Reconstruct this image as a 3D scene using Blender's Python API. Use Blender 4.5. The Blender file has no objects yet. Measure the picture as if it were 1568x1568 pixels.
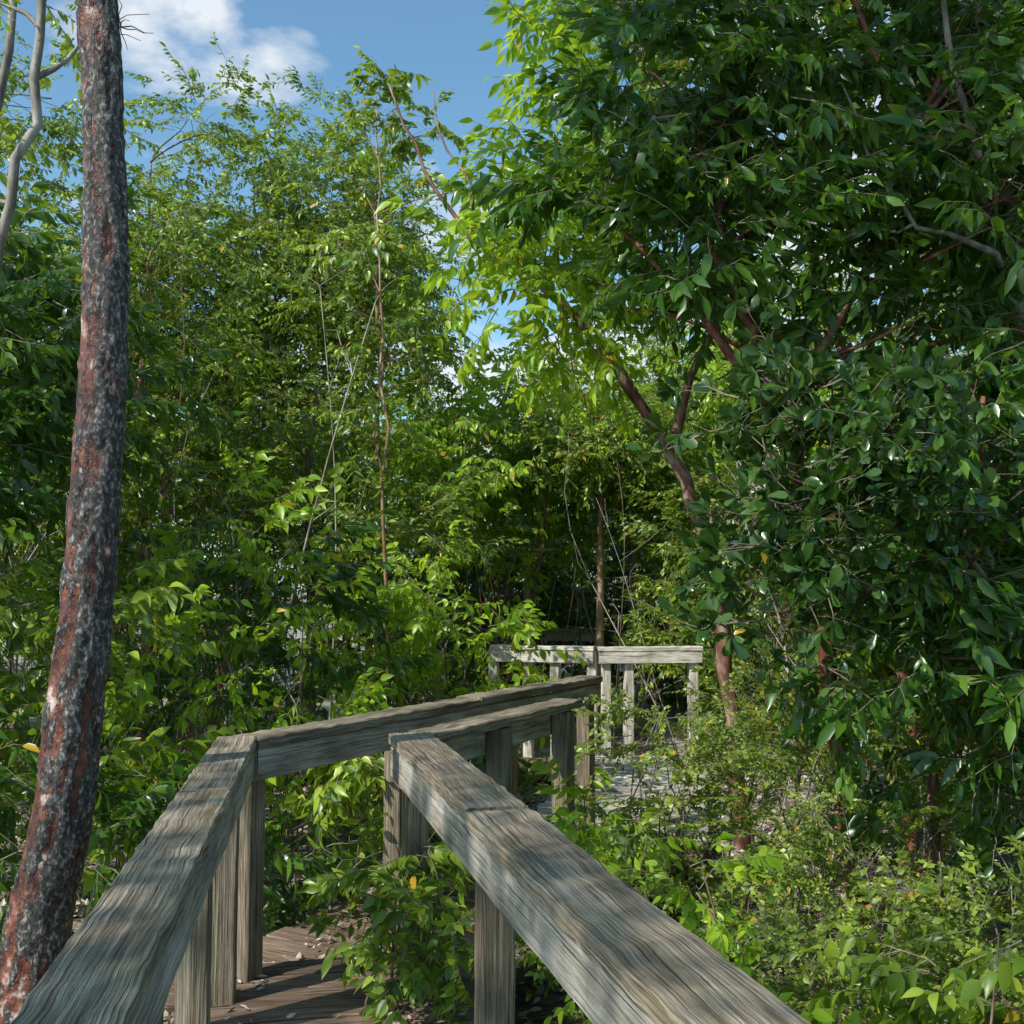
import bpy, math, random
import numpy as np
from mathutils import Vector, noise, Matrix
random.seed(7); rng=np.random.default_rng(7)
sc=bpy.context.scene
S=Vector((-0.58,-0.46,0.67)).normalized()

# ------------------------------------------------------------ node helpers
def newmat(name):
    m=bpy.data.materials.new(name); m.use_nodes=True
    nt=m.node_tree; nt.nodes.clear()
    return m,nt,nt.nodes,nt.links
def ramp(nodes,stops):
    r=nodes.new('ShaderNodeValToRGB'); e=r.color_ramp.elements
    while len(e)<len(stops): e.new(0.5)
    for i,(p,c) in enumerate(stops):
        e[i].position=p; e[i].color=(c[0],c[1],c[2],1)
    return r
def mathn(nodes,links,op,a,b=None,clamp=False):
    n=nodes.new('ShaderNodeMath'); n.operation=op; n.use_clamp=clamp
    for i,v in enumerate((a,b)):
        if v is None: continue
        if isinstance(v,(int,float)): n.inputs[i].default_value=v
        else: links.new(v,n.inputs[i])
    return n.outputs[0]
def mixc(nodes,links,fac,a,b,mode='MIX'):
    n=nodes.new('ShaderNodeMix'); n.data_type='RGBA'; n.blend_type=mode
    for s,v in ((n.inputs[0],fac),(n.inputs[6],a),(n.inputs[7],b)):
        if isinstance(v,(int,float)): s.default_value=v
        elif isinstance(v,tuple): s.default_value=(*v,1) if len(v)==3 else v
        else: links.new(v,s)
    return n.outputs[2]
def noisen(nodes,links,vec,scale,detail=4,rough=0.55,dist=0):
    n=nodes.new('ShaderNodeTexNoise'); n.inputs['Scale'].default_value=scale
    n.inputs['Detail'].default_value=detail; n.inputs['Roughness'].default_value=rough
    n.inputs['Distortion'].default_value=dist
    if vec is not None: links.new(vec,n.inputs['Vector'])
    return n.outputs[0]
def mapn(nodes,links,vec,scale):
    n=nodes.new('ShaderNodeMapping'); n.inputs['Scale'].default_value=scale
    links.new(vec,n.inputs['Vector']); return n.outputs[0]

def leaf_mat(name,dark,mid,light,trans,tfac=0.32,rough=0.36,odd=(0.50,0.32,0.03),oddp=0.982,spec=.55):
    m,nt,N,L=newmat(name)
    at=N.new('ShaderNodeAttribute'); at.attribute_name='rnd'
    oi=N.new('ShaderNodeObjectInfo')
    f=mathn(N,L,'ADD',mathn(N,L,'MULTIPLY',at.outputs['Fac'],0.65),mathn(N,L,'MULTIPLY',oi.outputs['Random'],0.35),True)
    r=ramp(N,[(0.05,dark),(0.5,mid),(0.92,light)]); L.new(f,r.inputs[0])
    q=mathn(N,L,'FRACT',mathn(N,L,'ADD',mathn(N,L,'MULTIPLY',at.outputs['Fac'],17.3),mathn(N,L,'MULTIPLY',oi.outputs['Random'],31.7)))
    o=mathn(N,L,'GREATER_THAN',q,oddp)
    col=mixc(N,L,o,r.outputs[0],odd)
    p=N.new('ShaderNodeBsdfPrincipled'); L.new(col,p.inputs['Base Color'])
    p.inputs['Roughness'].default_value=rough; p.inputs['Specular IOR Level'].default_value=spec
    t=N.new('ShaderNodeBsdfTranslucent')
    tc=mixc(N,L,0.7,col,trans); L.new(tc,t.inputs[0])
    ms=N.new('ShaderNodeMixShader'); ms.inputs[0].default_value=tfac
    L.new(p.outputs[0],ms.inputs[1]); L.new(t.outputs[0],ms.inputs[2])
    out=N.new('ShaderNodeOutputMaterial'); L.new(ms.outputs[0],out.inputs[0])
    return m
M_mid =leaf_mat('leaf_forest',(.030,.065,.008),(.13,.225,.020),(.42,.52,.06),(.50,.66,.03),.33)
M_dark=leaf_mat('leaf_dark_shaded',(.012,.040,.005),(.036,.100,.010),(.11,.21,.02),(.28,.50,.015),0.28,0.31,oddp=0.998)  # dark green leaf, with the crowns' shade also put into its colour
M_yel =leaf_mat('leaf_sunlit',(.07,.16,.008),(.20,.36,.02),(.46,.62,.04),(.72,.92,.04),0.44)  # yellow-green of backlit, sunlit leaves put into the base colour
M_small=leaf_mat('leaf_small',(.05,.09,.012),(.17,.26,.03),(.38,.46,.06),(.50,.64,.05),0.34,0.4)
M_paddle=leaf_mat('leaf_paddle',(.018,.05,.010),(.038,.09,.017),(.08,.15,.03),(.18,.36,.03),0.18,0.24,oddp=0.998)
M_dry =leaf_mat('leaf_litter_dry',(.08,.055,.035),(.25,.18,.115),(.58,.50,.38),(.2,.12,.05),0.08,0.6,odd=(.62,.57,.49),oddp=.75,spec=.3)

def bark_mat(name,c1,c2,c3,scale=6,zs=0.3,rough=0.7):
    m,nt,N,L=newmat(name)
    g=N.new('ShaderNodeNewGeometry')
    v=mapn(N,L,g.outputs['Position'],(1,1,zs))
    n1=noisen(N,L,v,scale*3,6,.65); n2=noisen(N,L,g.outputs['Position'],1.3,2)
    f=mathn(N,L,'ADD',mathn(N,L,'MULTIPLY',n1,.7),mathn(N,L,'MULTIPLY',n2,.3))
    r=ramp(N,[(.36,c1),(.5,c2),(.64,c3)]); L.new(f,r.inputs[0])
    p=N.new('ShaderNodeBsdfPrincipled'); L.new(r.outputs[0],p.inputs['Base Color']); p.inputs['Roughness'].default_value=rough
    b=N.new('ShaderNodeBump'); b.inputs['Strength'].default_value=.8; b.inputs['Distance'].default_value=.012
    L.new(n1,b.inputs['Height']); L.new(b.outputs[0],p.inputs['Normal'])
    o=N.new('ShaderNodeOutputMaterial'); L.new(p.outputs[0],o.inputs[0]); return m
B_grey=bark_mat('bark_grey',(.07,.058,.048),(.19,.16,.13),(.36,.33,.29))
B_pale=bark_mat('bark_pale',(.13,.11,.09),(.32,.28,.23),(.56,.52,.46))
B_red =bark_mat('bark_red',(.06,.018,.010),(.21,.058,.030),(.42,.27,.20),rough=.5)
B_rg  =bark_mat('bark_red_grey',(.06,.024,.016),(.21,.09,.06),(.48,.38,.31),rough=.6,scale=4)
B_brown=bark_mat('bark_brown',(.04,.025,.017),(.13,.08,.05),(.25,.18,.12))
B_twig=bark_mat('twig',(.08,.065,.04),(.17,.145,.09),(.32,.27,.19))

# ------------------------------------------------------------ tubes
class MB:
    def __init__(s): s.v=[]; s.f=[]; s.n=0
    def tube(s,pts,rads,sides=6,jit=0):
        pts=[Vector(p) for p in pts]; n=len(pts); base=s.n
        for i,p in enumerate(pts):
            d=(pts[min(i+1,n-1)]-pts[max(i-1,0)]).normalized()
            a=d.cross(Vector((0.31,0.95,0.05))); 
            if a.length<.05: a=d.cross(Vector((1,0,0)))
            a.normalize(); b=d.cross(a)
            for k in range(sides):
                t=2*math.pi*k/sides; r=rads[i]*(1+random.uniform(-jit,jit))
                s.v.append(p+(a*math.cos(t)+b*math.sin(t))*r)
        for i in range(n-1):
            for k in range(sides):
                k2=(k+1)%sides
                s.f.append((base+i*sides+k,base+i*sides+k2,base+(i+1)*sides+k2,base+(i+1)*sides+k))
        s.f.append(tuple(base+(n-1)*sides+k for k in range(sides)))
        s.n+=n*sides
    def obj(s,name,mat,parent=None,smooth=True):
        me=bpy.data.meshes.new(name); me.from_pydata([tuple(v) for v in s.v],[],s.f)
        if smooth: me.polygons.foreach_set('use_smooth',[True]*len(me.polygons))
        me.materials.append(mat)
        o=bpy.data.objects.new(name,me); sc.collection.objects.link(o)
        if parent: o.parent=parent
        return o
def curve(p0,p1,bend=.12,n=6):
    p0=Vector(p0);p1=Vector(p1);L=(p1-p0).length
    o1=Vector((random.gauss(0,1),random.gauss(0,1),random.gauss(.6,.5)))*L*bend
    o2=Vector((random.gauss(0,1),random.gauss(0,1),random.gauss(0,.5)))*L*bend*.5
    out=[]
    for i in range(n):
        t=i/(n-1); out.append(p0.lerp(p1,t)+o1*math.sin(math.pi*t)+o2*math.sin(2*math.pi*t))
    return out

# ------------------------------------------------------------ leaves
SH={'lance':([0,.2,.55,1],[.05,.8,.9,0]),
    'ovate':([0,.15,.38,.68,.88,1],[.05,.8,1,.62,.18,0]),
    'paddle':([0,.3,.62,.88,1],[.08,.45,.95,.8,.15]),
    'small':([0,.4,1],[.1,1,0.05])}
def leaf_arrays(shape,l,w,curl,fold):
    ts,ws=SH[shape]; V=[];F=[]
    for t,ww in zip(ts,ws):
        x=t*l; z=-curl*l*t*t; y=ww*w/2
        V+= [(x,y,z+fold*y),(x,0,z),(x,-y,z+fold*y)]
    for i in range(len(ts)-1):
        a=i*3
        F+= [(a,a+1,a+4,a+3),(a+1,a+2,a+5,a+4)]
    return np.array(V),F
def basis(d,up):
    d=d/np.linalg.norm(d); y=np.cross(up,d); ny=np.linalg.norm(y)
    if ny<1e-3: y=np.array([0,1,0.]); ny=1
    y/=ny; z=np.cross(d,y); return np.stack([d,y,z],1)
def spray(name,coll,mat,shape,l,w,length,nsub,nleaf,droop,twig=.003,seed=0,rosette=False,whorl=False):
    r=np.random.default_rng(seed); V=[];F=[];R=[];n=0
    mb=MB(); random.seed(seed)
    def addleaf(p,d,up,s):
        nonlocal n
        lv,lf=leaf_arrays(shape,l*s,w*s*r.uniform(.85,1.15),r.uniform(.05,.35),r.uniform(.1,.5))
        Bm=basis(d,up); lv=lv@Bm.T+p
        V.append(lv); F.extend([tuple(n+i for i in q) for q in lf]); R.extend([r.random()]*len(lv)); n+=len(lv)
    subs=[]
    main=curve((0,0,0),(length,0,-droop*length*.4),.08,5); mb.tube(main,[twig*1.5,twig*1.3,twig,twig*.8,twig*.5],3)
    subs.append((main,length))
    for k in range(nsub):
        i=1+k%3; a=r.choice([-1,1])*r.uniform(.5,1.2); L2=length*r.uniform(.45,.75)
        b=main[i]; e=b+Vector((math.cos(a)*L2,math.sin(a)*L2,r.uniform(-.35,.35)*L2-droop*L2*.4))
        c=curve(b,e,.08,4); mb.tube(c,[twig,twig*.8,twig*.6,twig*.4],3); subs.append((c,L2))
    for c,Ls in subs:
        c=[np.array(p) for p in c]
        for j in range(nleaf):
            if rosette: t=1-.22*r.random()
            else: t=.2+.8*(j//2*2+1)/nleaf if whorl else .15+.85*(j+.5)/nleaf
            t=min(t,1); x=t*(len(c)-1); i=min(int(x),len(c)-2); p=c[i]+(c[i+1]-c[i])*(x-i)
            tw=c[i+1]-c[i]; tw=tw/np.linalg.norm(tw)
            sd=np.cross([0,0,1],tw); sd/=max(np.linalg.norm(sd),1e-3)
            sg=1 if j%2 else -1
            if rosette:
                an=r.uniform(0,6.28); u2=np.cross(tw,sd)
                d=tw*r.uniform(.2,.9)+(sd*math.cos(an)+u2*math.sin(an))*1.0+np.array([0,0,.35])
            else:
                d=tw*r.uniform(.3,.8)+sd*sg*r.uniform(.6,1.1)+np.array([0,0,-droop*r.uniform(.2,1.5)])
            if j==nleaf-1: d=tw+np.array([0,0,-droop*.6])
            up=np.array([r.normal(0,.7),r.normal(0,.7),1.])
            addleaf(p,d,up,r.uniform(.6,1.2))
    nl=n; V=np.concatenate(V); TV=np.array([tuple(v) for v in mb.v]); 
    allv=np.concatenate([V,TV]); faces=F+[tuple(nl+i for i in q) for q in mb.f]
    me=bpy.data.meshes.new(name); me.from_pydata(allv.tolist(),[],faces)
    at=me.attributes.new('rnd','FLOAT','POINT'); at.data.foreach_set('value',np.array(R+[.5]*len(TV),dtype=np.float32))
    me.materials.append(mat); me.materials.append(B_twig)
    me.polygons.foreach_set('material_index',np.array([0]*len(F)+[1]*len(mb.f),dtype=np.int32))
    me.polygons.foreach_set('use_smooth',[True]*len(faces))
    o=bpy.data.objects.new(name,me); coll.objects.link(o)
def litter(name,coll,seed):
    r=np.random.default_rng(seed);V=[];F=[];R=[];n=0
    for k in range(26):
        l=r.uniform(.03,.08)
        lv,lf=leaf_arrays('lance',l,l*.42,r.uniform(-.3,.4),r.uniform(-.4,.6))
        a=r.uniform(0,6.28); Bm=basis(np.array([math.cos(a),math.sin(a),r.normal(0,.25)]),np.array([r.normal(0,.4),r.normal(0,.4),1.]))
        lv=lv@Bm.T+np.array([r.normal(0,.13),r.normal(0,.13),r.uniform(.0,.025)])
        V.append(lv);F+=[tuple(n+i for i in q) for q in lf];R+=[r.random()]*len(lv);n+=len(lv)
    me=bpy.data.meshes.new(name);me.from_pydata(np.concatenate(V).tolist(),[],F)
    at=me.attributes.new('rnd','FLOAT','POINT');at.data.foreach_set('value',np.array(R,dtype=np.float32))
    me.materials.append(M_dry);o=bpy.data.objects.new(name,me);coll.objects.link(o)

def mkcoll(name,fn,k=4):
    c=bpy.data.collections.new(name)
    for i in range(k): fn(c,i)
    return c
C_mid =mkcoll('sprays_forest',lambda c,i:spray(f'spray_forest_{i}',c,M_mid,'lance',.068,.031,.40,5,10,.5,seed=10+i),5)
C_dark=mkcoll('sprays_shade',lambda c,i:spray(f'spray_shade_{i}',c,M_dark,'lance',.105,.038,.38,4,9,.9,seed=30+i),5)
C_yel =mkcoll('sprays_sunlit',lambda c,i:spray(f'spray_sunlit_{i}',c,M_yel,'ovate',.095,.040,.34,3,9,.9,seed=50+i,whorl=True))
C_small=mkcoll('sprays_small',lambda c,i:spray(f'spray_small_{i}',c,M_small,'small',.034,.021,.30,7,13,.15,twig=.002,seed=70+i))
C_pad =mkcoll('sprays_paddle',lambda c,i:spray(f'spray_paddle_{i}',c,M_paddle,'paddle',.085,.042,.30,4,9,.1,seed=90+i,rosette=True))
C_lit =mkcoll('litter_patches',lambda c,i:litter(f'litter_{i}',c,110+i))
C_ov =mkcoll('sprays_ovate',lambda c,i:spray(f'spray_ovate_{i}',c,M_mid,'ovate',.10,.046,.34,3,9,.8,seed=130+i,whorl=True))
C_far =mkcoll('sprays_far',lambda c,i:spray(f'spray_far_{i}',c,M_mid,'small',.070,.040,.50,6,11,.5,seed=150+i))
random.seed(11)

_ng={}
def gn(coll):
    if coll.name in _ng: return _ng[coll.name]
    g=bpy.data.node_groups.new('scatter_'+coll.name,'GeometryNodeTree')
    g.interface.new_socket('Geometry',in_out='INPUT',socket_type='NodeSocketGeometry')
    g.interface.new_socket('Geometry',in_out='OUTPUT',socket_type='NodeSocketGeometry')
    N=g.nodes;L=g.links
    i=N.new('NodeGroupInput');o=N.new('NodeGroupOutput');ip=N.new('GeometryNodeInstanceOnPoints')
    ci=N.new('GeometryNodeCollectionInfo'); ci.inputs['Collection'].default_value=coll
    ci.inputs['Separate Children'].default_value=True; ci.inputs['Reset Children'].default_value=True
    def na(name,t):
        a=N.new('GeometryNodeInputNamedAttribute'); a.data_type=t; a.inputs['Name'].default_value=name; return a.outputs['Attribute']
    L.new(i.outputs[0],ip.inputs['Points']); L.new(ci.outputs[0],ip.inputs['Instance'])
    ip.inputs['Pick Instance'].default_value=True
    L.new(na('idx','INT'),ip.inputs['Instance Index']); L.new(na('rot','FLOAT_VECTOR'),ip.inputs['Rotation']); L.new(na('scl','FLOAT'),ip.inputs['Scale'])
    L.new(ip.outputs[0],o.inputs[0]); _ng[coll.name]=g; return g
NINST=0
def scatter(name,pos,rot,scl,coll,parent=None):
    global NINST
    pos=np.asarray(pos,dtype=np.float32); n=len(pos); NINST+=n
    me=bpy.data.meshes.new(name); me.vertices.add(n); me.vertices.foreach_set('co',pos.ravel())
    a=me.attributes.new('rot','FLOAT_VECTOR','POINT');a.data.foreach_set('vector',np.asarray(rot,dtype=np.float32).ravel())
    a=me.attributes.new('scl','FLOAT','POINT');a.data.foreach_set('value',np.asarray(scl,dtype=np.float32))
    a=me.attributes.new('idx','INT','POINT');a.data.foreach_set('value',rng.integers(0,len(coll.objects),n).astype(np.int32))
    o=bpy.data.objects.new(name,me); sc.collection.objects.link(o)
    if parent: o.parent=parent
    md=o.modifiers.new('scatter','NODES'); md.node_group=gn(coll)
    return o

PATH=[(.17,-1),(-.70,4.2),(.55,6.8),(1.15,9.9),(-1.6,10.1)]
def pathdist(x,y):
    best=9
    for (ax,ay),(bx,by) in zip(PATH[:-1],PATH[1:]):
        dx,dy=bx-ax,by-ay; t=max(0,min(1,((x-ax)*dx+(y-ay)*dy)/(dx*dx+dy*dy)))
        best=min(best,math.hypot(x-ax-t*dx,y-ay-t*dy))
    return best
def clump_points(clumps,guard=True):
    P=[];R=[];Sx=[]
    for (cx,cy,cz,r,n,s) in clumps:
        for _ in range(int(n)):
            d=rng.normal(0,1,3); d/=np.linalg.norm(d); d[2]*=.8
            rr=r*rng.random()**.45
            p=np.array([cx,cy,cz])+d*rr
            if p[2]<-.1: p[2]=rng.uniform(-.1,.3)
            if guard and p[2]<1.7 and p[1]<10.6 and pathdist(p[0],p[1])<.78: continue
            P.append(p); yaw=math.atan2(d[1],d[0])+rng.normal(0,.6)
            pit=math.asin(max(-1,min(1,d[2])))*.6+rng.normal(.1,.4)
            R.append((rng.normal(0,.5),-pit,yaw)); Sx.append(s*rng.uniform(.75,1.25))
    return P,R,Sx
def ell(c,rad,num,r,n,s=1.0,shell=.5):
    out=[]
    for _ in range(num):
        d=rng.normal(0,1,3); d/=np.linalg.norm(d); k=rng.random()**shell*.95
        out.append((c[0]+d[0]*rad[0]*k,c[1]+d[1]*rad[1]*k,c[2]+d[2]*rad[2]*k,r*rng.uniform(.7,1.3),n,s))
    return out
def tree(name,trunk,r0,r1,clumps,coll,bark,guard=True,twigs=4,limb=.022,forks=()):
    mb=MB(); n=len(trunk)
    tp=[]
    for a,b in zip(trunk[:-1],trunk[1:]):
        for k in range(4):
            q=Vector(a).lerp(Vector(b),k/4); tp.append(q+Vector((random.gauss(0,.014),random.gauss(0,.014),0)))
    tp.append(Vector(trunk[-1])); m=len(tp)
    mb.tube(tp,[r0+(r1-r0)*i/(m-1) for i in range(m)],9,.08)
    for fk in forks:
        fp=[];fr=[]
        for a,b in zip(fk[:-1],fk[1:]):
            for k in range(3):
                fp.append(Vector(a[:3]).lerp(Vector(b[:3]),k/3)+Vector((random.gauss(0,.012),0,random.gauss(0,.012)))); fr.append(a[3]+(b[3]-a[3])*k/3)
        mb.tube(fp,fr,8,.08); tp=tp+fp
    P,R,Sx=clump_points(clumps,guard)
    for (cx,cy,cz,r,nn,s) in clumps:
        c=Vector((cx,cy,cz))
        cand=[(abs((q-c).length)+max(0,q.z-cz+.2)*3,i) for i,q in enumerate(tp)]
        _,i=min(cand); q=tp[i]
        L=(c-q).length; rr=min(limb*(0.5+.3*L),r0*.7)
        cv=curve(q,c,.09,7); mb.tube(cv,[rr*(1-.75*k/6) for k in range(7)],5,.1)
        for _ in range(twigs):
            d=Vector(rng.normal(0,1,3)).normalized()*r*random.uniform(.6,1.0)
            st=cv[random.choice((4,5,6))]
            mb.tube(curve(st,c+d,.1,4),[rr*.3,rr*.22,rr*.15,.0015],3)
    o=mb.obj(name,bark)
    if P: scatter('foliage',P,R,Sx,coll,o)
    return o

# ------------------------------------------------------------ wood
def wood_mat(name,c1,c2,c3,green=.25,gc=(.14,.115,.045)):
    m,nt,N,L=newmat(name)
    uv=N.new('ShaderNodeUVMap'); uv.uv_map='UVMap'
    at=N.new('ShaderNodeAttribute'); at.attribute_name='tint'
    low=noisen(N,L,mapn(N,L,uv.outputs[0],(1.4,5,1)),1,2)
    sep=N.new('ShaderNodeSeparateXYZ'); L.new(uv.outputs[0],sep.inputs[0])
    vo=N.new('ShaderNodeTexVoronoi'); vo.inputs['Scale'].default_value=1
    L.new(mapn(N,L,uv.outputs[0],(1.7,7,1)),vo.inputs['Vector'])
    kd=ramp(N,[(.0,(1,1,1)),(.35,(0,0,0))]); L.new(vo.outputs['Distance'],kd.inputs[0])
    vy=mathn(N,L,'ADD',sep.outputs[1],mathn(N,L,'MULTIPLY',mathn(N,L,'SUBTRACT',low,.5),.03))
    vy=mathn(N,L,'ADD',vy,mathn(N,L,'MULTIPLY',kd.outputs[0],.012))
    cb=N.new('ShaderNodeCombineXYZ'); L.new(sep.outputs[0],cb.inputs[0]); L.new(vy,cb.inputs[1])
    g1=noisen(N,L,mapn(N,L,cb.outputs[0],(1.4,130,1)),1,5,.62)
    g2=noisen(N,L,mapn(N,L,cb.outputs[0],(6,520,1)),1,3,.6)
    g3=noisen(N,L,mapn(N,L,cb.outputs[0],(2.2,230,1)),1,2,.5)
    knot=ramp(N,[(.0,(0,0,0)),(.07,(.3,.3,.3)),(.14,(1,1,1))]); L.new(vo.outputs['Distance'],knot.inputs[0])
    f=mathn(N,L,'ADD',mathn(N,L,'MULTIPLY',g1,.5),mathn(N,L,'MULTIPLY',g2,.5))
    r=ramp(N,[(.37,c1),(.47,c2),(.60,c3)]); L.new(f,r.inputs[0])
    ck=ramp(N,[(.60,(1,1,1)),(.66,(.28,.25,.22))]); L.new(g3,ck.inputs[0])
    col=mixc(N,L,1.0,r.outputs[0],ck.outputs[0],'MULTIPLY')
    col=mixc(N,L,.75,col,knot.outputs[0],'MULTIPLY')
    st=noisen(N,L,mapn(N,L,uv.outputs[0],(3,14,1)),1,4,.6)
    sr=ramp(N,[(.48,(0,0,0)),(.68,(1,1,1))]); L.new(st,sr.inputs[0])
    col=mixc(N,L,mathn(N,L,'MULTIPLY',sr.outputs[0],green),col,gc)
    bl=noisen(N,L,mapn(N,L,uv.outputs[0],(1.6,6,1)),1.7,5,.65)
    br=ramp(N,[(.36,(.55,.53,.50)),(.62,(1.12,1.12,1.12))]); L.new(bl,br.inputs[0])
    col=mixc(N,L,1.0,col,br.outputs[0],'MULTIPLY')
    tr=ramp(N,[(0,(.60,.58,.55)),(1,(1.2,1.16,1.1))]); L.new(at.outputs['Fac'],tr.inputs[0])
    col=mixc(N,L,1.0,col,tr.outputs[0],'MULTIPLY')
    p=N.new('ShaderNodeBsdfPrincipled'); L.new(col,p.inputs['Base Color']); p.inputs['Roughness'].default_value=.78
    p.inputs['Specular IOR Level'].default_value=.25
    b=N.new('ShaderNodeBump'); b.inputs['Strength'].default_value=1; b.inputs['Distance'].default_value=.006
    hh=mathn(N,L,'SUBTRACT',f,mathn(N,L,'MULTIPLY',mathn(N,L,'GREATER_THAN',g3,.62),.15))
    L.new(hh,b.inputs['Height']); L.new(b.outputs[0],p.inputs['Normal'])
    o=N.new('ShaderNodeOutputMaterial'); L.new(p.outputs[0],o.inputs[0]); return m
W_rail=wood_mat('weathered_wood',(.055,.040,.028),(.27,.220,.160),(.56,.49,.39),.35)
W_face=wood_mat('weathered_wood_face',(.15,.13,.105),(.42,.39,.34),(.62,.59,.53),.25)
W_deck=wood_mat('deck_wood',(.045,.028,.02),(.20,.135,.10),(.40,.31,.24),.1)
W_sun=wood_mat('sunlit_wood',(.24,.22,.19),(.62,.59,.53),(.80,.77,.72),.03)  # paler copy of the weathered wood, with sunshine put into its colour
class Boards:
    def __init__(s): s.v=[];s.f=[];s.uv=[];s.t=[];s.n=0
    def board(s,p0,p1,w,h,up=(0,0,1),c=.005,segs=None,jit=.0012,tint=None,bow=.004):
        p0=Vector(p0);p1=Vector(p1);d=(p1-p0);L=d.length;d.normalize();up=Vector(up)
        sd=d.cross(up).normalized();up=sd.cross(d)
        if segs is None: segs=max(2,int(L/.06))
        w/=2;h/=2
        cs=[(-w+c,h),(w-c,h),(w,h-c),(w,-h+c),(w-c,-h),(-w+c,-h),(-w,-h+c),(-w,h-c)]
        per=[0]
        for i in range(8):
            a=cs[i];b=cs[(i+1)%8]; per.append(per[-1]+math.hypot(a[0]-b[0],a[1]-b[1]))
        ou,ov=random.uniform(0,60),random.uniform(0,60); tt=random.random() if tint is None else tint
        sx=random.uniform(0,99); base=s.n
        for i in range(segs+1):
            t=i/segs; q=p0+d*L*t+up*bow*(noise.noise((t*L*1.5,sx,0)))+sd*bow*noise.noise((t*L*1.2,sx,5))
            for (a,b) in cs:
                ja=noise.noise((t*L*14,a*60,sx))*jit*2; jb=noise.noise((t*L*14,b*60,sx+9))*jit*2
                s.v.append(q+sd*(a+ja)+up*(b+jb))
        for i in range(segs):
            for k in range(8):
                k2=(k+1)%8
                s.f.append((base+i*8+k,base+(i+1)*8+k,base+(i+1)*8+k2,base+i*8+k2))
                u0=ou+L*i/segs;u1=ou+L*(i+1)/segs
                s.uv+=[(u0,ov+per[k]),(u1,ov+per[k]),(u1,ov+per[k+1]),(u0,ov+per[k+1])]; s.t.append(tt)
        s.f.append(tuple(base+k for k in range(8))); s.uv+=[(ou+cs[k][1],ov+cs[k][0]) for k in range(8)]; s.t.append(tt*.5)
        e=base+segs*8
        s.f.append(tuple(e+k for k in reversed(range(8)))); s.uv+=[(ou+cs[k][1],ov+cs[k][0]) for k in reversed(range(8))]; s.t.append(tt*.5)
        s.n+=(segs+1)*8
    def obj(s,name,mat,parent=None):
        me=bpy.data.meshes.new(name); me.from_pydata([tuple(v) for v in s.v],[],s.f)
        uv=me.uv_layers.new(name='UVMap'); uv.data.foreach_set('uv',np.array(s.uv,dtype=np.float32).ravel())
        a=me.attributes.new('tint','FLOAT','FACE'); a.data.foreach_set('value',np.array(s.t,dtype=np.float32))
        me.materials.append(mat); o=bpy.data.objects.new(name,me); sc.collection.objects.link(o)
        if parent: o.parent=parent
        return o
RT=.90; TH=.040
def rail(a,b,width,inner,posts,joins=(),zoff=0,faceh=.115,bright=None):
    e=bpy.data.objects.new('wooden_railing',None); sc.collection.objects.link(e)
    A=Vector((a[0],a[1],RT-TH/2+zoff));B=Vector((b[0],b[1],RT-TH/2+zoff)); d=(B-A).normalized()
    ts=[0]+list(joins)+[1]
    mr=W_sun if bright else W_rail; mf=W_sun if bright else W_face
    cb=Boards()
    for i,(t0,t1) in enumerate(zip(ts[:-1],ts[1:])):
        o=Vector((0,0,random.uniform(-.004,.004)))
        cb.board(A.lerp(B,t0)+d*.002+o,A.lerp(B,t1)-d*.002+o,width*random.uniform(.97,1.03),TH,segs=90,tint=bright if bright is not None else random.uniform(.4,.8),jit=.0024)
    cb.obj('cap_board',mr,e)
    sd=d.cross(Vector((0,0,1)))*inner
    off=sd*(width/2-.028)-Vector((0,0,TH/2+faceh/2+.004))
    fb=Boards(); fb.board(A+off+d*.01,B+off-d*.01,.038,faceh,segs=60,tint=bright if bright is not None else .7); fb.obj('face_board',mf,e)
    pb=Boards()
    for t in posts:
        q=A.lerp(B,t)+sd*(width/2-.028-.019-.047)
        pb.board((q.x,q.y,-.35),(q.x,q.y,RT-TH+zoff-.004),.088,.088,up=d,segs=20,tint=bright if bright is not None else random.uniform(.1,.5),bow=.006)
    pb.obj('posts',mr,e)
    return e
rail((-.15,-1.1),(-1.02,4.17),.142,+1,(.12,.62,.80,.97),joins=(.42,.79))
rail((.93,-1.1),(-.385,4.24),.165,-1,(.10,.45,.747,.985),joins=(.30,.735))
rail((-1.00,4.18),(.50,7.0),.145,+1,(.02,.33,.66,.985),joins=(.52,),zoff=-.004)
rail((-.34,4.28),(.29,5.60),.145,-1,(.42,.9),zoff=-.006)
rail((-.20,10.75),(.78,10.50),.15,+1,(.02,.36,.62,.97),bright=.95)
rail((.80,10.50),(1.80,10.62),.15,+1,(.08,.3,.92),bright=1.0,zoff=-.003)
rail((-.9,14.3),(1.1,14.5),.15,+1,(.1,.5,.9),zoff=.02)
bw=bpy.data.objects.new('boardwalk',None); sc.collection.objects.link(bw)
def deck(nm,mat,a,b,w,z,bright=None):
    dk=Boards()
    a=Vector((*a,0));b=Vector((*b,0));d=(b-a);L=d.length;d.normalize();sd=d.cross(Vector((0,0,1)))
    n=int(L/.146)
    for i in range(n):
        q=a+d*(i+.5)*L/n; q.z=z-.02+random.uniform(-.003,.004)
        yaw=random.gauss(0,.012); s2=(sd+d*yaw).normalized(); e1=random.uniform(-.02,.02)
        dk.board(q-s2*(w/2+e1),q+s2*(w/2-e1),.139,.038,segs=12,bow=.012,tint=bright if bright else random.random())
    dk.obj(nm,mat,bw)
deck('deck_near',W_deck,(.22,-1.2),(-.70,4.45),1.12,0)
deck('deck_bend',W_deck,(-.93,3.95),(.62,6.75),1.16,-.045)
deck('deck_far',W_sun,(.50,6.35),(1.2,10.3),1.15,-.09)
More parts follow.
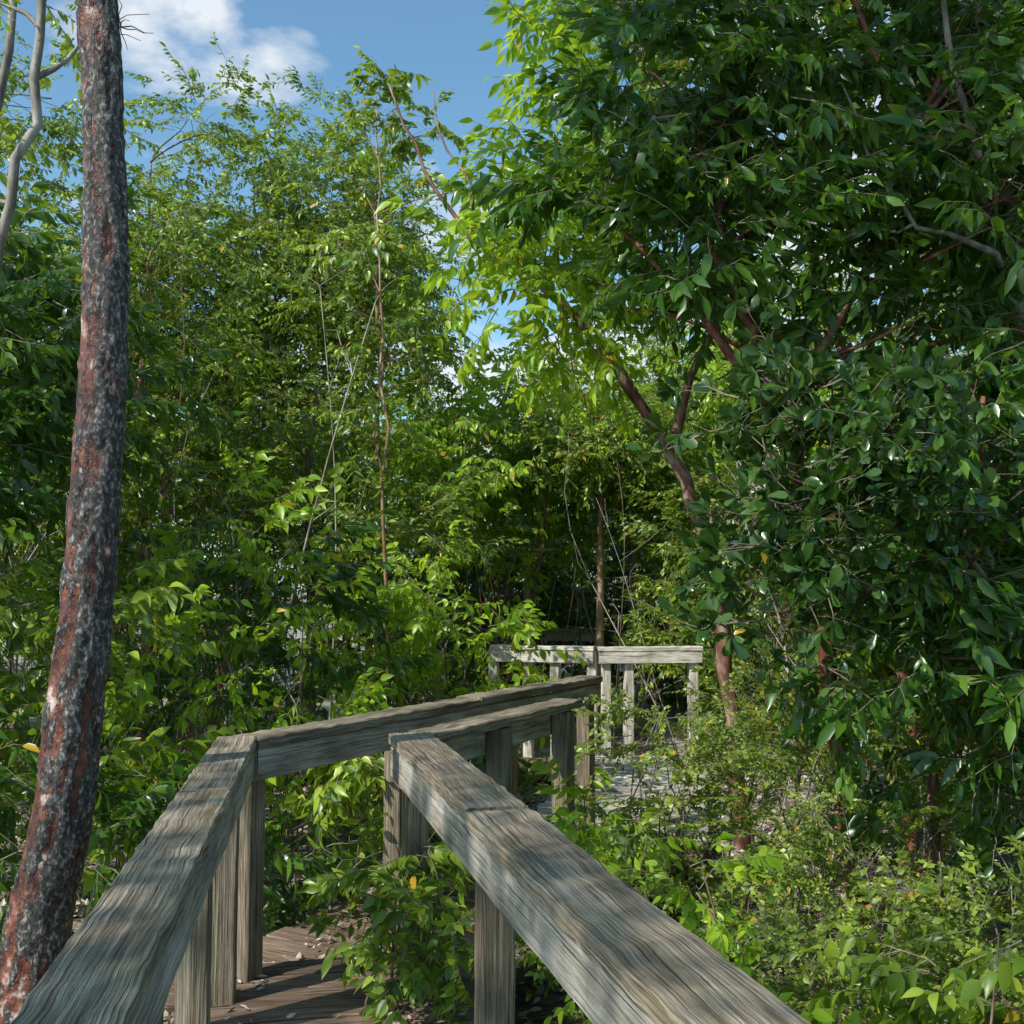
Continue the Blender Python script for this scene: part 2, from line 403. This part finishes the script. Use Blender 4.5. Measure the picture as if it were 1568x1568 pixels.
deck('deck_end',W_deck,(.6,10.0),(-2.2,10.15),1.0,-.135)
jb=Boards()
for (a,b) in (((.0,-1),(-1.1,4.3)),((.65,-1),(-.45,4.3)),((-1.1,4.3),(.3,6.9)),((-.45,4.1),(.85,6.4)),((.1,6.7),(.8,10.2)),((.95,6.5),(1.6,10.2))):
    jb.board((*a,-.235),(*b,-.235),.045,.12,segs=20)
jb.obj('joists',W_rail,bw)

# ------------------------------------------------------------ ground
def gz(x,y): return -.26+.07*noise.noise((x*.6,y*.6,0))+.03*noise.noise((x*2.5,y*2.5,3))+.02*noise.noise((x*7,y*7,5))
gN=200; v=[];f=[]
gs=[math.sinh((i/(gN-1)*2-1)*4.6)/math.sinh(4.6)*260 for i in range(gN)]
gsx=[x+1 for x in gs]; gsy=[y+6 for y in gs]
for y in gsy:
    for x in gsx: v.append((x,y,gz(x,y)))
for j in range(gN-1):
    for i in range(gN-1):
        a=j*gN+i; f.append((a,a+1,a+gN+1,a+gN))
me=bpy.data.meshes.new('ground');me.from_pydata(v,[],f);me.polygons.foreach_set('use_smooth',[True]*len(f))
m,nt,N,L=newmat('forest_floor')
g=N.new('ShaderNodeNewGeometry'); n1=noisen(N,L,g.outputs['Position'],1.2,5,.6); n2=noisen(N,L,g.outputs['Position'],22,6,.7)
f1=mathn(N,L,'ADD',mathn(N,L,'MULTIPLY',n1,.45),mathn(N,L,'MULTIPLY',n2,.55))
r=ramp(N,[(.34,(.06,.045,.032)),(.45,(.18,.145,.105)),(.54,(.38,.34,.27)),(.64,(.60,.56,.48))]);L.new(f1,r.inputs[0])
p=N.new('ShaderNodeBsdfPrincipled');L.new(r.outputs[0],p.inputs['Base Color']);p.inputs['Roughness'].default_value=.9
b=N.new('ShaderNodeBump');b.inputs['Strength'].default_value=1;b.inputs['Distance'].default_value=.03;L.new(n2,b.inputs['Height']);L.new(b.outputs[0],p.inputs['Normal'])
o=N.new('ShaderNodeOutputMaterial');L.new(p.outputs[0],o.inputs[0])
me.materials.append(m);go=bpy.data.objects.new('ground',me);sc.collection.objects.link(go)
P=[];R=[];Sx=[]
for _ in range(1700):
    x=rng.uniform(-5,6);y=rng.uniform(1.8,11)
    P.append((x,y,gz(x,y)+.005));R.append((0,0,rng.uniform(0,6.28)));Sx.append(rng.uniform(.8,1.3))
scatter('leaf_litter',P,R,Sx,C_lit)
P=[];R=[];Sx=[]
for _ in range(60):
    t=rng.random(); k=rng.integers(0,3); a=PATH[k];b_=PATH[k+1]
    if k==0: t=.6+.4*t
    P.append((a[0]+(b_[0]-a[0])*t+rng.choice([-1,1])*rng.uniform(.25,.5),a[1]+(b_[1]-a[1])*t,(.0,-.04,-.085)[k]+.004));R.append((0,0,rng.uniform(0,6.28)));Sx.append(rng.uniform(.5,.8))
scatter('fallen_leaves',P,R,Sx,C_lit)

# ------------------------------------------------------------ big left trunk
m,nt,N,L=newmat('bark_peeling')
g=N.new('ShaderNodeNewGeometry')
v1=mapn(N,L,g.outputs['Position'],(1,1,.6))
n1=noisen(N,L,v1,26,8,.68,.5); n2=noisen(N,L,v1,80,5,.7,.4); n3=noisen(N,L,g.outputs['Position'],11,6,.66)
at=N.new('ShaderNodeAttribute');at.attribute_name='flake'
base=ramp(N,[(.36,(.022,.009,.007)),(.49,(.12,.030,.016)),(.58,(.24,.085,.05)),(.66,(.62,.50,.44))]);L.new(n3,base.inputs[0])
grey=ramp(N,[(.36,(.012,.010,.009)),(.52,(.065,.055,.05)),(.66,(.38,.35,.32))]);L.new(n2,grey.inputs[0])
ff=mathn(N,L,'ADD',mathn(N,L,'MULTIPLY',n1,.62),mathn(N,L,'MULTIPLY',at.outputs['Fac'],.38))
fr=ramp(N,[(.48,(0,0,0)),(.505,(1,1,1))]);L.new(ff,fr.inputs[0])
col=mixc(N,L,fr.outputs[0],base.outputs[0],grey.outputs[0])
p=N.new('ShaderNodeBsdfPrincipled');L.new(col,p.inputs['Base Color'])
L.new(mathn(N,L,'ADD',mathn(N,L,'MULTIPLY',fr.outputs[0],.35),.33),p.inputs['Roughness'])
b=N.new('ShaderNodeBump');b.inputs['Strength'].default_value=1;b.inputs['Distance'].default_value=.010
hh=mathn(N,L,'ADD',mathn(N,L,'MULTIPLY',fr.outputs[0],.7),mathn(N,L,'ADD',mathn(N,L,'MULTIPLY',n2,.8),mathn(N,L,'MULTIPLY',n3,.8)));L.new(hh,b.inputs['Height']);L.new(b.outputs[0],p.inputs['Normal'])
o=N.new('ShaderNodeOutputMaterial');L.new(p.outputs[0],o.inputs[0]);M_peel=m
ctrl=[(-1.56,3.4,-.4,.120),(-1.50,3.4,-.05,.106),(-1.457,3.4,.153,.098),(-1.408,3.4,.472,.090),(-1.35,3.4,.86,.083),(-1.311,3.4,1.25,.078),(-1.286,3.4,1.65,.073),(-1.272,3.4,2.05,.070),(-1.262,3.4,2.47,.066),(-1.292,3.4,2.885,.062),(-1.318,3.42,3.31,.059),(-1.36,3.45,4.2,.055),(-1.3,3.5,5.2,.05),(-1.2,3.5,6.4,.035)]
zs=np.array([c[2] for c in ctrl]);rings=420;sides=48;V=[];F=[];FL=[]
zz=np.linspace(-.4,6.4,rings)
for i,z in enumerate(zz):
    cx=np.interp(z,zs,[c[0] for c in ctrl]);cy=np.interp(z,zs,[c[1] for c in ctrl]);rr=np.interp(z,zs,[c[3] for c in ctrl])
    cx+=.020*noise.noise((0,0,z*1.6))
    for k in range(sides):
        t=2*math.pi*k/sides; q=(math.cos(t)*1.1,math.sin(t)*1.1,z*2.2)
        a=noise.noise((q[0],q[1],q[2]));c2=noise.noise((q[0]*3,q[1]*3,z*7+3));c3=noise.noise((q[0]*9,q[1]*9,z*26))
        fl=.46+.6*c2+.3*a+.3*c3+.24*math.cos(t+.5); FL.append(max(0,min(1,fl)))
        r_=rr*(1+.10*a)+.006*c2+.004*c3+(.004 if fl>.55 else 0)
        V.append((cx+math.cos(t)*r_,cy+math.sin(t)*r_,z))
for i in range(rings-1):
    for k in range(sides):
        k2=(k+1)%sides;F.append((i*sides+k,i*sides+k2,(i+1)*sides+k2,(i+1)*sides+k))
me=bpy.data.meshes.new('gumbo_limbo_tree');me.from_pydata(V,[],F);me.polygons.foreach_set('use_smooth',[True]*len(F))
a=me.attributes.new('flake','FLOAT','POINT');a.data.foreach_set('value',np.array(FL,dtype=np.float32))
me.materials.append(M_peel);gl=bpy.data.objects.new('gumbo_limbo_tree',me);sc.collection.objects.link(gl)
cl=ell((-1.2,3.3,7.2),(2.0,1.6,1.2),14,.5,16)
P,R,Sx=clump_points(cl,False)
mb=MB()
for c in cl: mb.tube(curve((-1.25+random.uniform(-.05,.05),3.5,random.uniform(5.0,6.2)),c[:3],.1,6),[.03,.026,.02,.016,.012,.006],6)
mb.obj('limbs',B_red,gl); scatter('foliage',P,R,Sx,C_mid,gl)

# ------------------------------------------------------------ trees
B_tan=bark_mat('bark_tan',(.16,.08,.04),(.32,.19,.10),(.46,.34,.22))
def auto(x,y,H,cz,rad,num,n=17,r=.6,coll=C_mid,bark=B_grey,lean=0,r0=.06,s=1.0,shell=.5,name='forest_tree'):
    tr=[(x,y,-.35),(x+lean*.3+random.gauss(0,.08),y,H*.3),(x+lean*.7+random.gauss(0,.1),y,H*.6),(x+lean,y,H*.86)]
    tree(name,tr,r0,.012,ell((x+lean*.6,y,cz),rad,num,r,n,s,shell),coll,bark)
auto(-8.5,10,8.2,4.7,(2.2,2,3.4),26,s=1.15)
auto(-6.0,11,7.7,4.6,(1.9,1.5,3.0),31,n=18,bark=B_pale)
auto(-4.1,12.3,7.3,4.6,(1.4,1.2,2.8),28,n=18,bark=B_grey)
auto(-2.9,12.8,7.5,4.8,(1.15,1.1,2.7),26,n=19,bark=B_pale)
auto(-1.95,13.2,7.9,5.0,(.9,.9,2.6),22,n=18,bark=B_brown)
auto(-3.2,9.6,4.9,3.0,(1.5,1.0,2.0),20,bark=B_red,r=.5)
auto(-5.4,8.4,5.2,3.1,(1.3,1.0,2.2),20,bark=B_brown,coll=C_ov)
auto(-1.45,11.5,6.3,4.4,(.75,.7,1.8),12,n=13,r=.42,bark=B_tan,r0=.045)
auto(-.75,11.8,5.0,3.1,(.9,.8,1.5),13,n=13,r=.45,bark=B_pale,lean=-.2,coll=C_yel)
auto(-1.9,10.6,4.0,2.3,(1.0,.8,1.5),13,n=14,r=.45,bark=B_brown)
auto(.3,13.2,4.6,2.9,(1.1,.9,1.3),18,n=17,r=.5,bark=B_pale,coll=C_yel)
auto(1.6,13.6,5.0,3.2,(1.2,.9,1.7),20,n=18,r=.5)
auto(1.0,12.4,4.2,3.0,(.9,.6,.9),15,n=17,r=.42,bark=B_tan)  # dense crown added over the tunnel to shade it
auto(3.0,13,6.2,3.6,(1.4,1.1,2.4),20,coll=C_yel)
auto(5.2,12,7,4.2,(1.7,1.4,2.8),22,bark=B_pale)
auto(8,11,8.,4.5,(2.,1.6,3.4),24,bark=B_brown,s=1.15)
auto(4.6,8.6,5.0,2.6,(1.4,1.1,2.1),18)
auto(2.1,11.8,2.9,1.5,(.7,.7,1.3),14,n=16,r=.42,bark=B_tan,name='understory_tree')
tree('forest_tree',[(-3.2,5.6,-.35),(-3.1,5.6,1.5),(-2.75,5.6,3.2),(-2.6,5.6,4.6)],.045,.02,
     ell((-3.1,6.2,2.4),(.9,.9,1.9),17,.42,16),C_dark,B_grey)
tree('bare_branched_tree',[(-2.45,4.6,-.3),(-2.4,4.6,1.2),(-2.16,4.6,2.9),(-2.02,4.6,3.6),(-1.98,4.6,4.4)],.032,.016,
     [(-1.75,4.8,3.95,.15,2,.7),(-2.3,4.7,4.1,.3,4,.8),(-2.5,4.7,3.3,.3,5,.9)],C_mid,B_grey,twigs=9)
tree('leaning_red_tree',[(1.50,7.3,-.35),(1.42,7.2,.7),(1.25,7.1,1.66),(1.03,7.05,2.3),(.66,7,2.9),(.40,7,3.2)],.058,.028,
     [(.25,7.05,3.55,.15,3,.7)],C_ov,B_rg,twigs=5,limb=.012,
     forks=[[(.40,7,3.2,.028),(.15,7,3.42,.022),(-.20,7,3.62,.018),(-.50,7,4.0,.013),(-.70,7,4.45,.009),(-.84,7,4.85,.005)],
            [(-.20,7,3.62,.012),(-.25,7,4.0,.009),(-.5,7.1,4.5,.006),(-.55,7.1,4.8,.003)],
            [(1.03,7.05,2.3,.035),(1.15,7.0,2.8,.028),(1.45,6.9,3.4,.02),(1.6,6.9,4.3,.012)]])
tree('slender_tree',[(-.90,8.2,-.3),(-.93,8.2,1.5),(-.95,8.1,3.0),(-.98,8.0,4.2),(-1.0,8,5.0)],.018,.004,
     [(-1.02,8,5.25,.22,6,.75),(-.80,8,5.0,.22,6,.75),(-.58,8.05,4.8,.2,5,.75),(-1.1,8,4.8,.18,4,.7),(-.40,8.1,4.4,.18,3,.7),(-.85,8.1,4.3,.2,3,.7),(-1.1,8,3.9,.25,5,.8),(-.9,8.1,3.2,.25,5,.8),(-1.0,8.1,2.6,.25,5,.8)],C_ov,B_tan,twigs=7,limb=.010)

# ---- right-hand shade trees
def K(lst,n,r,s=1.0): return [(x,y,z,r*rng.uniform(.8,1.25),n,s) for x,y,z in lst]
cl=K([(.20,7,3.95),(.10,7,3.5),(.48,7,3.7),(.32,6.9,3.15),(.70,6.8,4.3),(.35,7.1,4.2),(.72,7,4.9),(.55,7,5.2)],21,.40)
tree('shade_tree',[(2.2,7.4,-.35),(2.1,7.4,1.2),(1.75,7.2,2.8),(1.3,7,3.6),(1.0,7,4.3),(.9,7,4.9)],.06,.025,cl,C_yel,B_red,twigs=3)
cl=K([(1.2,6.8,3.9),(1.1,6.6,4.8),(1.7,6.8,4.4),(2.2,6.6,4.7),(2.3,6.6,3.8),(1.2,7,5.3),(2.9,6.8,4.9)],22,.42)
tree('shade_tree',[(2.5,7.2,-.35),(2.4,7.2,1.2),(2.15,7.0,2.8),(1.9,6.9,3.6),(1.8,6.9,4.6)],.05,.02,cl,C_mid,B_rg,twigs=5)
cl=K([(.50,5.4,3.35),(.85,5.3,2.98),(.80,5.2,3.6),(1.25,5.2,3.2),(1.3,5.2,3.8),(1.8,5.1,3.5),(2.2,5,3.1),(2.2,5,3.8),(2.7,5.2,3.4),(2.6,5.2,2.7),(1.0,5.5,4.2),(1.7,5.5,4.4),(2.5,5.4,4.3),(3.1,5.4,3.9),(.65,5.3,4.0),(1.9,5.2,2.7),(1.5,5.2,4.9),(2.2,5.2,5.0)],20,.34)
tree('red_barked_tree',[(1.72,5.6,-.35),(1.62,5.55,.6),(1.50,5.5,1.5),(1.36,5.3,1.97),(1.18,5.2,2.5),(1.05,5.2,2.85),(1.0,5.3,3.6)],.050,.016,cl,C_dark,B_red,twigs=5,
     forks=[[(1.24,5.22,2.3,.030),(1.02,5.15,2.55,.024),(.85,5.15,2.8,.018),(.6,5.2,3.1,.010)],[(1.36,5.3,1.97,.026),(1.45,5.25,2.5,.02),(1.75,5.2,3.1,.015),(1.9,5.2,3.8,.010)]])
tree('pale_trunk_tree',[(3.1,6.0,-.35),(3.0,6.0,1.5),(2.6,5.6,3.0),(2.2,5.4,3.7),(2.1,5.4,5.2)],.055,.025,
     ell((3.0,6.4,4.3),(1.6,1.0,2.0),22,.5,18),C_dark,B_grey,limb=.024,twigs=6,
     forks=[[(2.6,5.6,3.0,.024),(2.2,4.95,2.98,.016),(1.83,4.9,3.08,.012),(1.6,4.9,3.4,.008),(1.45,4.9,3.9,.004)],
            [(2.4,5.4,3.3,.022),(2.13,5.0,3.5,.018),(2.02,5.0,4.0,.014),(1.95,5.0,4.6,.008)],
            [(1.83,4.9,3.08,.008),(1.5,4.9,3.05,.006),(1.2,4.95,3.15,.003)]])
cl=K([(1.10,4.5,2.15),(1.35,4.4,2.0),(1.2,4.5,1.72),(1.12,4.6,1.35),(1.9,4.4,1.9)],14,.24)
tree('pigeon_plum_tree',[(2.5,4.9,-.35),(2.35,4.9,.8),(2.0,4.7,1.5),(1.6,4.5,2.0)],.022,.010,cl,C_pad,B_brown,twigs=5,limb=.014)
cl=K([(1.65,4.8,2.25),(2.0,4.8,2.1),(1.6,4.8,1.65),(2.2,4.9,1.7),(1.7,4.9,1.2),(2.3,4.9,1.1),(1.95,4.9,1.45),(2.5,5,2.1),(2.6,5,1.5),(2.0,5.0,.8),(2.6,5.0,.8)],14,.30)
tree('shade_understory_tree',[(2.0,5.2,-.35),(1.95,5.2,.8),(2.05,5.0,1.5),(2.1,4.9,2.3)],.03,.012,cl,C_dark,B_red,twigs=6,limb=.016)
auto(2.7,7.8,3.4,1.7,(1.1,.9,1.4),16,n=16,r=.42,coll=C_dark,bark=B_red,name='understory_tree')
auto(3.2,5.6,3.0,1.5,(.8,.8,1.3),14,n=17,r=.4,coll=C_dark,bark=B_red,name='understory_tree')
auto(2.3,6.6,2.6,1.3,(.5,.5,.9),8,n=12,r=.35,coll=C_mid,bark=B_red,name='understory_tree')
# off-frame canopy beside and behind the camera (throws the dappled shade)
auto(-4.8,-1.9,7.2,6.3,(2.3,2.4,1.3),26,n=8,r=.7,name='canopy_tree')
auto(2.0,1.2,7.4,6.7,(1.6,1.3,1.0),13,n=15,r=.6,name='canopy_tree')

# ------------------------------------------------------------ distant mass
cl=[]
for _ in range(250):
    y=rng.uniform(16,23); x=rng.uniform(-17,17); 
    u=x/y
    top=6.6 if abs(u+.01)>.08 else 4.3
    top*= y/20
    z=rng.uniform(.1,1)*top*(.85+.3*noise.noise((x*.4,y*.4,0)))
    cl.append((x,y,z,.9,14,1.35))
P,R,Sx=clump_points(cl,False); scatter('distant_trees',P,R,Sx,C_far)
cl=[]
for _ in range(64):
    cl.append((rng.uniform(-8.5,-.6),rng.uniform(9.8,14.5),rng.uniform(.1,2.8),.6,15,1.0))
for _ in range(40):
    cl.append((rng.uniform(1.9,8.5),rng.uniform(9.5,14.5),rng.uniform(.1,2.8),.6,15,1.0))
P,R,Sx=clump_points(cl,True); scatter('undergrowth',P,R,Sx,C_mid)
cl=[]
for _ in range(34):
    cl.append((rng.uniform(-1.2,3.2),rng.uniform(14.7,16.8),rng.uniform(.1,2.6),.6,17,1.1))
P,R,Sx=clump_points(cl,False); scatter('undergrowth',P,R,Sx,C_dark)  # dark leaf colour here paints the shade of the tunnel opening
# ------------------------------------------------------------ shrubs
def shrub(name,clumps,coll,bark=B_brown,guard=True,stems=3):
    mb=MB()
    for (x,y,z,r,n,s) in clumps:
        for _ in range(stems):
            b=Vector((x+random.gauss(0,.12),y+random.gauss(0,.12),-.3)); e=Vector((x+random.gauss(0,r*.5),y+random.gauss(0,r*.5),z+random.uniform(0,r*.7)))
            mb.tube(curve(b,e,.08,5),[.007,.006,.005,.004,.002],4)
    o=mb.obj(name,bark); P,R,Sx=clump_points(clumps,guard)
    scatter('foliage',P,R,Sx,coll,o)
shrub('broadleaf_shrub',K([(-.75,8.6,1.45),(-.45,8.5,1.15),(-1.0,8.5,1.0),(-.2,8.6,.9),(-.6,8.4,.6)],16,.36),C_yel)
shrub('broadleaf_shrub',K([(-1.75,6.6,1.9),(-1.55,6.6,1.5),(-1.95,6.5,1.2),(-1.4,6.5,1.0),(-1.8,6.4,.6),(-1.2,6.6,.5)],10,.32,.9),C_yel)
shrub('broadleaf_shrub',K([(-2.3,6.0,1.3),(-2.6,6.0,.8),(-2.1,5.8,.5),(-2.9,5.6,1.2),(-3.0,5.6,.4)],14,.36,.9),C_ov)
shrub('dark_shrub',K([(-2.6,7.5,1.6),(-3.4,7.4,1.3),(-2.0,7.6,.8),(-3,7.2,.5),(-1.2,7.9,.5),(-3.9,7,.9),(-.6,7.8,.1),(-1.6,7.3,1.3)],17,.45),C_dark)
shrub('dark_shrub',K([(-1.9,10.2,1.6),(-1.2,11.2,1.2),(-2.6,10,1.0),(-.9,11.4,.6)],15,.5),C_dark)
shrub('low_shrub',K([(-1.9,4.7,.4),(-2.2,4.3,.2),(-1.6,5.2,.25),(-2.5,4.9,.6),(-1.3,5.6,.1)],12,.26,.9),C_dark)
shrub('small_leaf_shrub',K([(.78,6.1,.66),(.84,6.0,.40),(.98,6.2,.58),(.9,5.9,.15),(.62,5.75,.22)],13,.18,.85),C_small,B_grey,False,4)
shrub('small_leaf_shrub',K([(1.2,5.1,.35),(1.45,5.3,.6),(1.1,4.8,.05),(1.8,5.0,.3),(2.1,5.2,.6),(1.4,4.6,.0),(1.9,4.5,.2),(1.65,6.3,.6),(1.5,4.8,.3)],15,.27,.9),C_small,B_grey,True,5)
shrub('small_leaf_shrub',K([(2.6,5.6,.4),(2.9,5.0,.3),(2.4,4.4,.4),(2.3,6.3,.8),(1.9,7.4,.5),(2.9,6.5,.9),(2.0,4.0,.1),(2.4,3.8,.2)],17,.34,1),C_small,B_grey,True,5)
shrub('small_leaf_shrub',K([(.55,3.9,-.05),(.9,3.9,.0),(1.2,4.0,.05),(.45,4.4,.1),(1.6,3.9,.1)],13,.22,.9),C_small,B_grey,True,4)
shrub('sapling',K([(.50,3.4,.55),(.60,3.3,.30),(.45,3.45,.2)],8,.14,.65),C_yel,B_brown,False,2)
shrub('sapling',K([(.62,2.9,.25),(.72,2.95,.05)],8,.13,.65),C_yel,B_brown,False,2)
shrub('sapling',K([(.22,4.3,.45),(.33,4.35,.2)],7,.13,.65),C_yel,B_brown,False,2)
shrub('broadleaf_shrub',K([(1.28,3.0,.38),(1.4,3.1,.12),(1.12,3.1,.0),(1.5,3.0,.45),(1.38,2.8,-.05)],11,.19,.75),C_ov,B_brown,True,3)
shrub('deck_side_plant',K([(-.37,4.05,.50),(-.36,4.0,.34),(-.39,3.9,.16),(-.29,3.85,.02),(-.27,3.9,.28)],9,.12,.58),C_ov,B_brown,False,3)
shrub('deck_side_plant',K([(-.66,5.5,.50),(-.52,5.3,.2),(-.8,5.5,.62)],8,.15,.8),C_ov,B_brown,False,3)
shrub('deck_side_plant',K([(.0,5.7,.1),(.10,5.1,.1),(.35,5.3,.3)],8,.16,.8),C_yel,B_brown,False,3)
P=[];R=[];Sx=[]
while len(P)<500:
    x=rng.uniform(-5,6);y=rng.uniform(2.5,13)
    if pathdist(x,y)<.8 or noise.noise((x*.8,y*.8,9))<-.1: continue
    P.append((x,y,-.22));R.append((0,-rng.uniform(.5,1.3),rng.uniform(0,6.28)));Sx.append(rng.uniform(.6,1.1))
scatter('ground_plants',P,R,Sx,C_small)
for nm,bk,cnt in (('thicket_stems',B_pale,130),('thicket_stems',B_red,90),('thicket_stems',B_brown,130)):
    mb=MB();k=0
    while k<cnt:
        x=random.uniform(-7,7);y=random.uniform(7,15)
        if pathdist(x,y)<.75 or (y<9 and -.25<x/y<.14): continue
        if bk is B_pale and -.1<x/y<.15 and y<12.5: continue
        k+=1; h=random.uniform(1.2,4.2); rr=random.uniform(.005,.018)
        e=(x+random.gauss(0,.45),y+random.gauss(0,.3),h); c=curve((x,y,-.35),e,.05,8)
        mb.tube(c,[rr*(1-.7*i/7) for i in range(8)],5,.1)
        for _ in range(7):
            i=random.randint(2,7); d=Vector((random.gauss(0,.35),random.gauss(0,.35),random.uniform(.1,.6)))
            mb.tube(curve(c[i],c[i]+d,.1,4),[rr*.35,rr*.28,rr*.2,.0015],3)
    mb.obj(nm,bk)

# ------------------------------------------------------------ light, sky
sun=bpy.data.lights.new('sun','SUN');sun.energy=5;sun.angle=math.radians(.5);sun.color=(1,.97,.90)
so=bpy.data.objects.new('sun',sun);so.rotation_euler=S.to_track_quat('Z','Y').to_euler();sc.collection.objects.link(so)
w=bpy.data.worlds.new('World');sc.world=w;w.use_nodes=True;nt=w.node_tree;N=nt.nodes;L=nt.links;N.clear()
sk=N.new('ShaderNodeTexSky');sk.sky_type='NISHITA';sk.sun_disc=False;sk.sun_elevation=math.asin(S.z);sk.sun_rotation=math.atan2(S.x,S.y)
sk.air_density=1.0;sk.dust_density=.8;sk.ozone_density=1.2
tc=N.new('ShaderNodeTexCoord')
cn=noisen(N,L,mapn(N,L,tc.outputs['Generated'],(1,1,1.8)),8,6,.55,.3)
def blob(d,lo,hi):
    d=Vector(d).normalized(); vm=N.new('ShaderNodeVectorMath');vm.operation='DOT_PRODUCT';L.new(tc.outputs['Generated'],vm.inputs[0]);vm.inputs[1].default_value=d
    mr=N.new('ShaderNodeMapRange');mr.inputs[1].default_value=lo;mr.inputs[2].default_value=hi;L.new(vm.outputs['Value'],mr.inputs[0]);return mr.outputs[0]
bl=mathn(N,L,'MAXIMUM',blob((-.295,.969,.49),.993,.9998),mathn(N,L,'MAXIMUM',blob((.45,.9,.40),.93,1.0),mathn(N,L,'MAXIMUM',blob((-.75,.9,.35),.97,1.0),blob((0,1,.12),.95,1.0))))
cf=mathn(N,L,'ADD',mathn(N,L,'MULTIPLY',cn,1.0),mathn(N,L,'MULTIPLY',bl,.26))
cr=ramp(N,[(.62,(0,0,0)),(.80,(1,1,1))]);L.new(cf,cr.inputs[0])
tint=mixc(N,L,1.0,sk.outputs[0],(1.2,1.6,1.6),'MULTIPLY')
cc=mixc(N,L,mathn(N,L,'MULTIPLY',cr.outputs[0],.85),tint,(7.8,8.1,8.4))
bg=N.new('ShaderNodeBackground');L.new(cc,bg.inputs[0]);bg.inputs[1].default_value=.12
wo=N.new('ShaderNodeOutputWorld');L.new(bg.outputs[0],wo.inputs[0])

cam=bpy.data.cameras.new('camera');co=bpy.data.objects.new('camera',cam);sc.collection.objects.link(co)
co.location=(0,0,1.45);co.rotation_euler=(math.radians(93.9),0,0);cam.lens=39;cam.sensor_width=36;cam.clip_end=1000;cam.clip_start=.05
sc.camera=co
sc.view_settings.view_transform='Standard';sc.view_settings.look='None';sc.view_settings.exposure=0
print('instances',NINST)
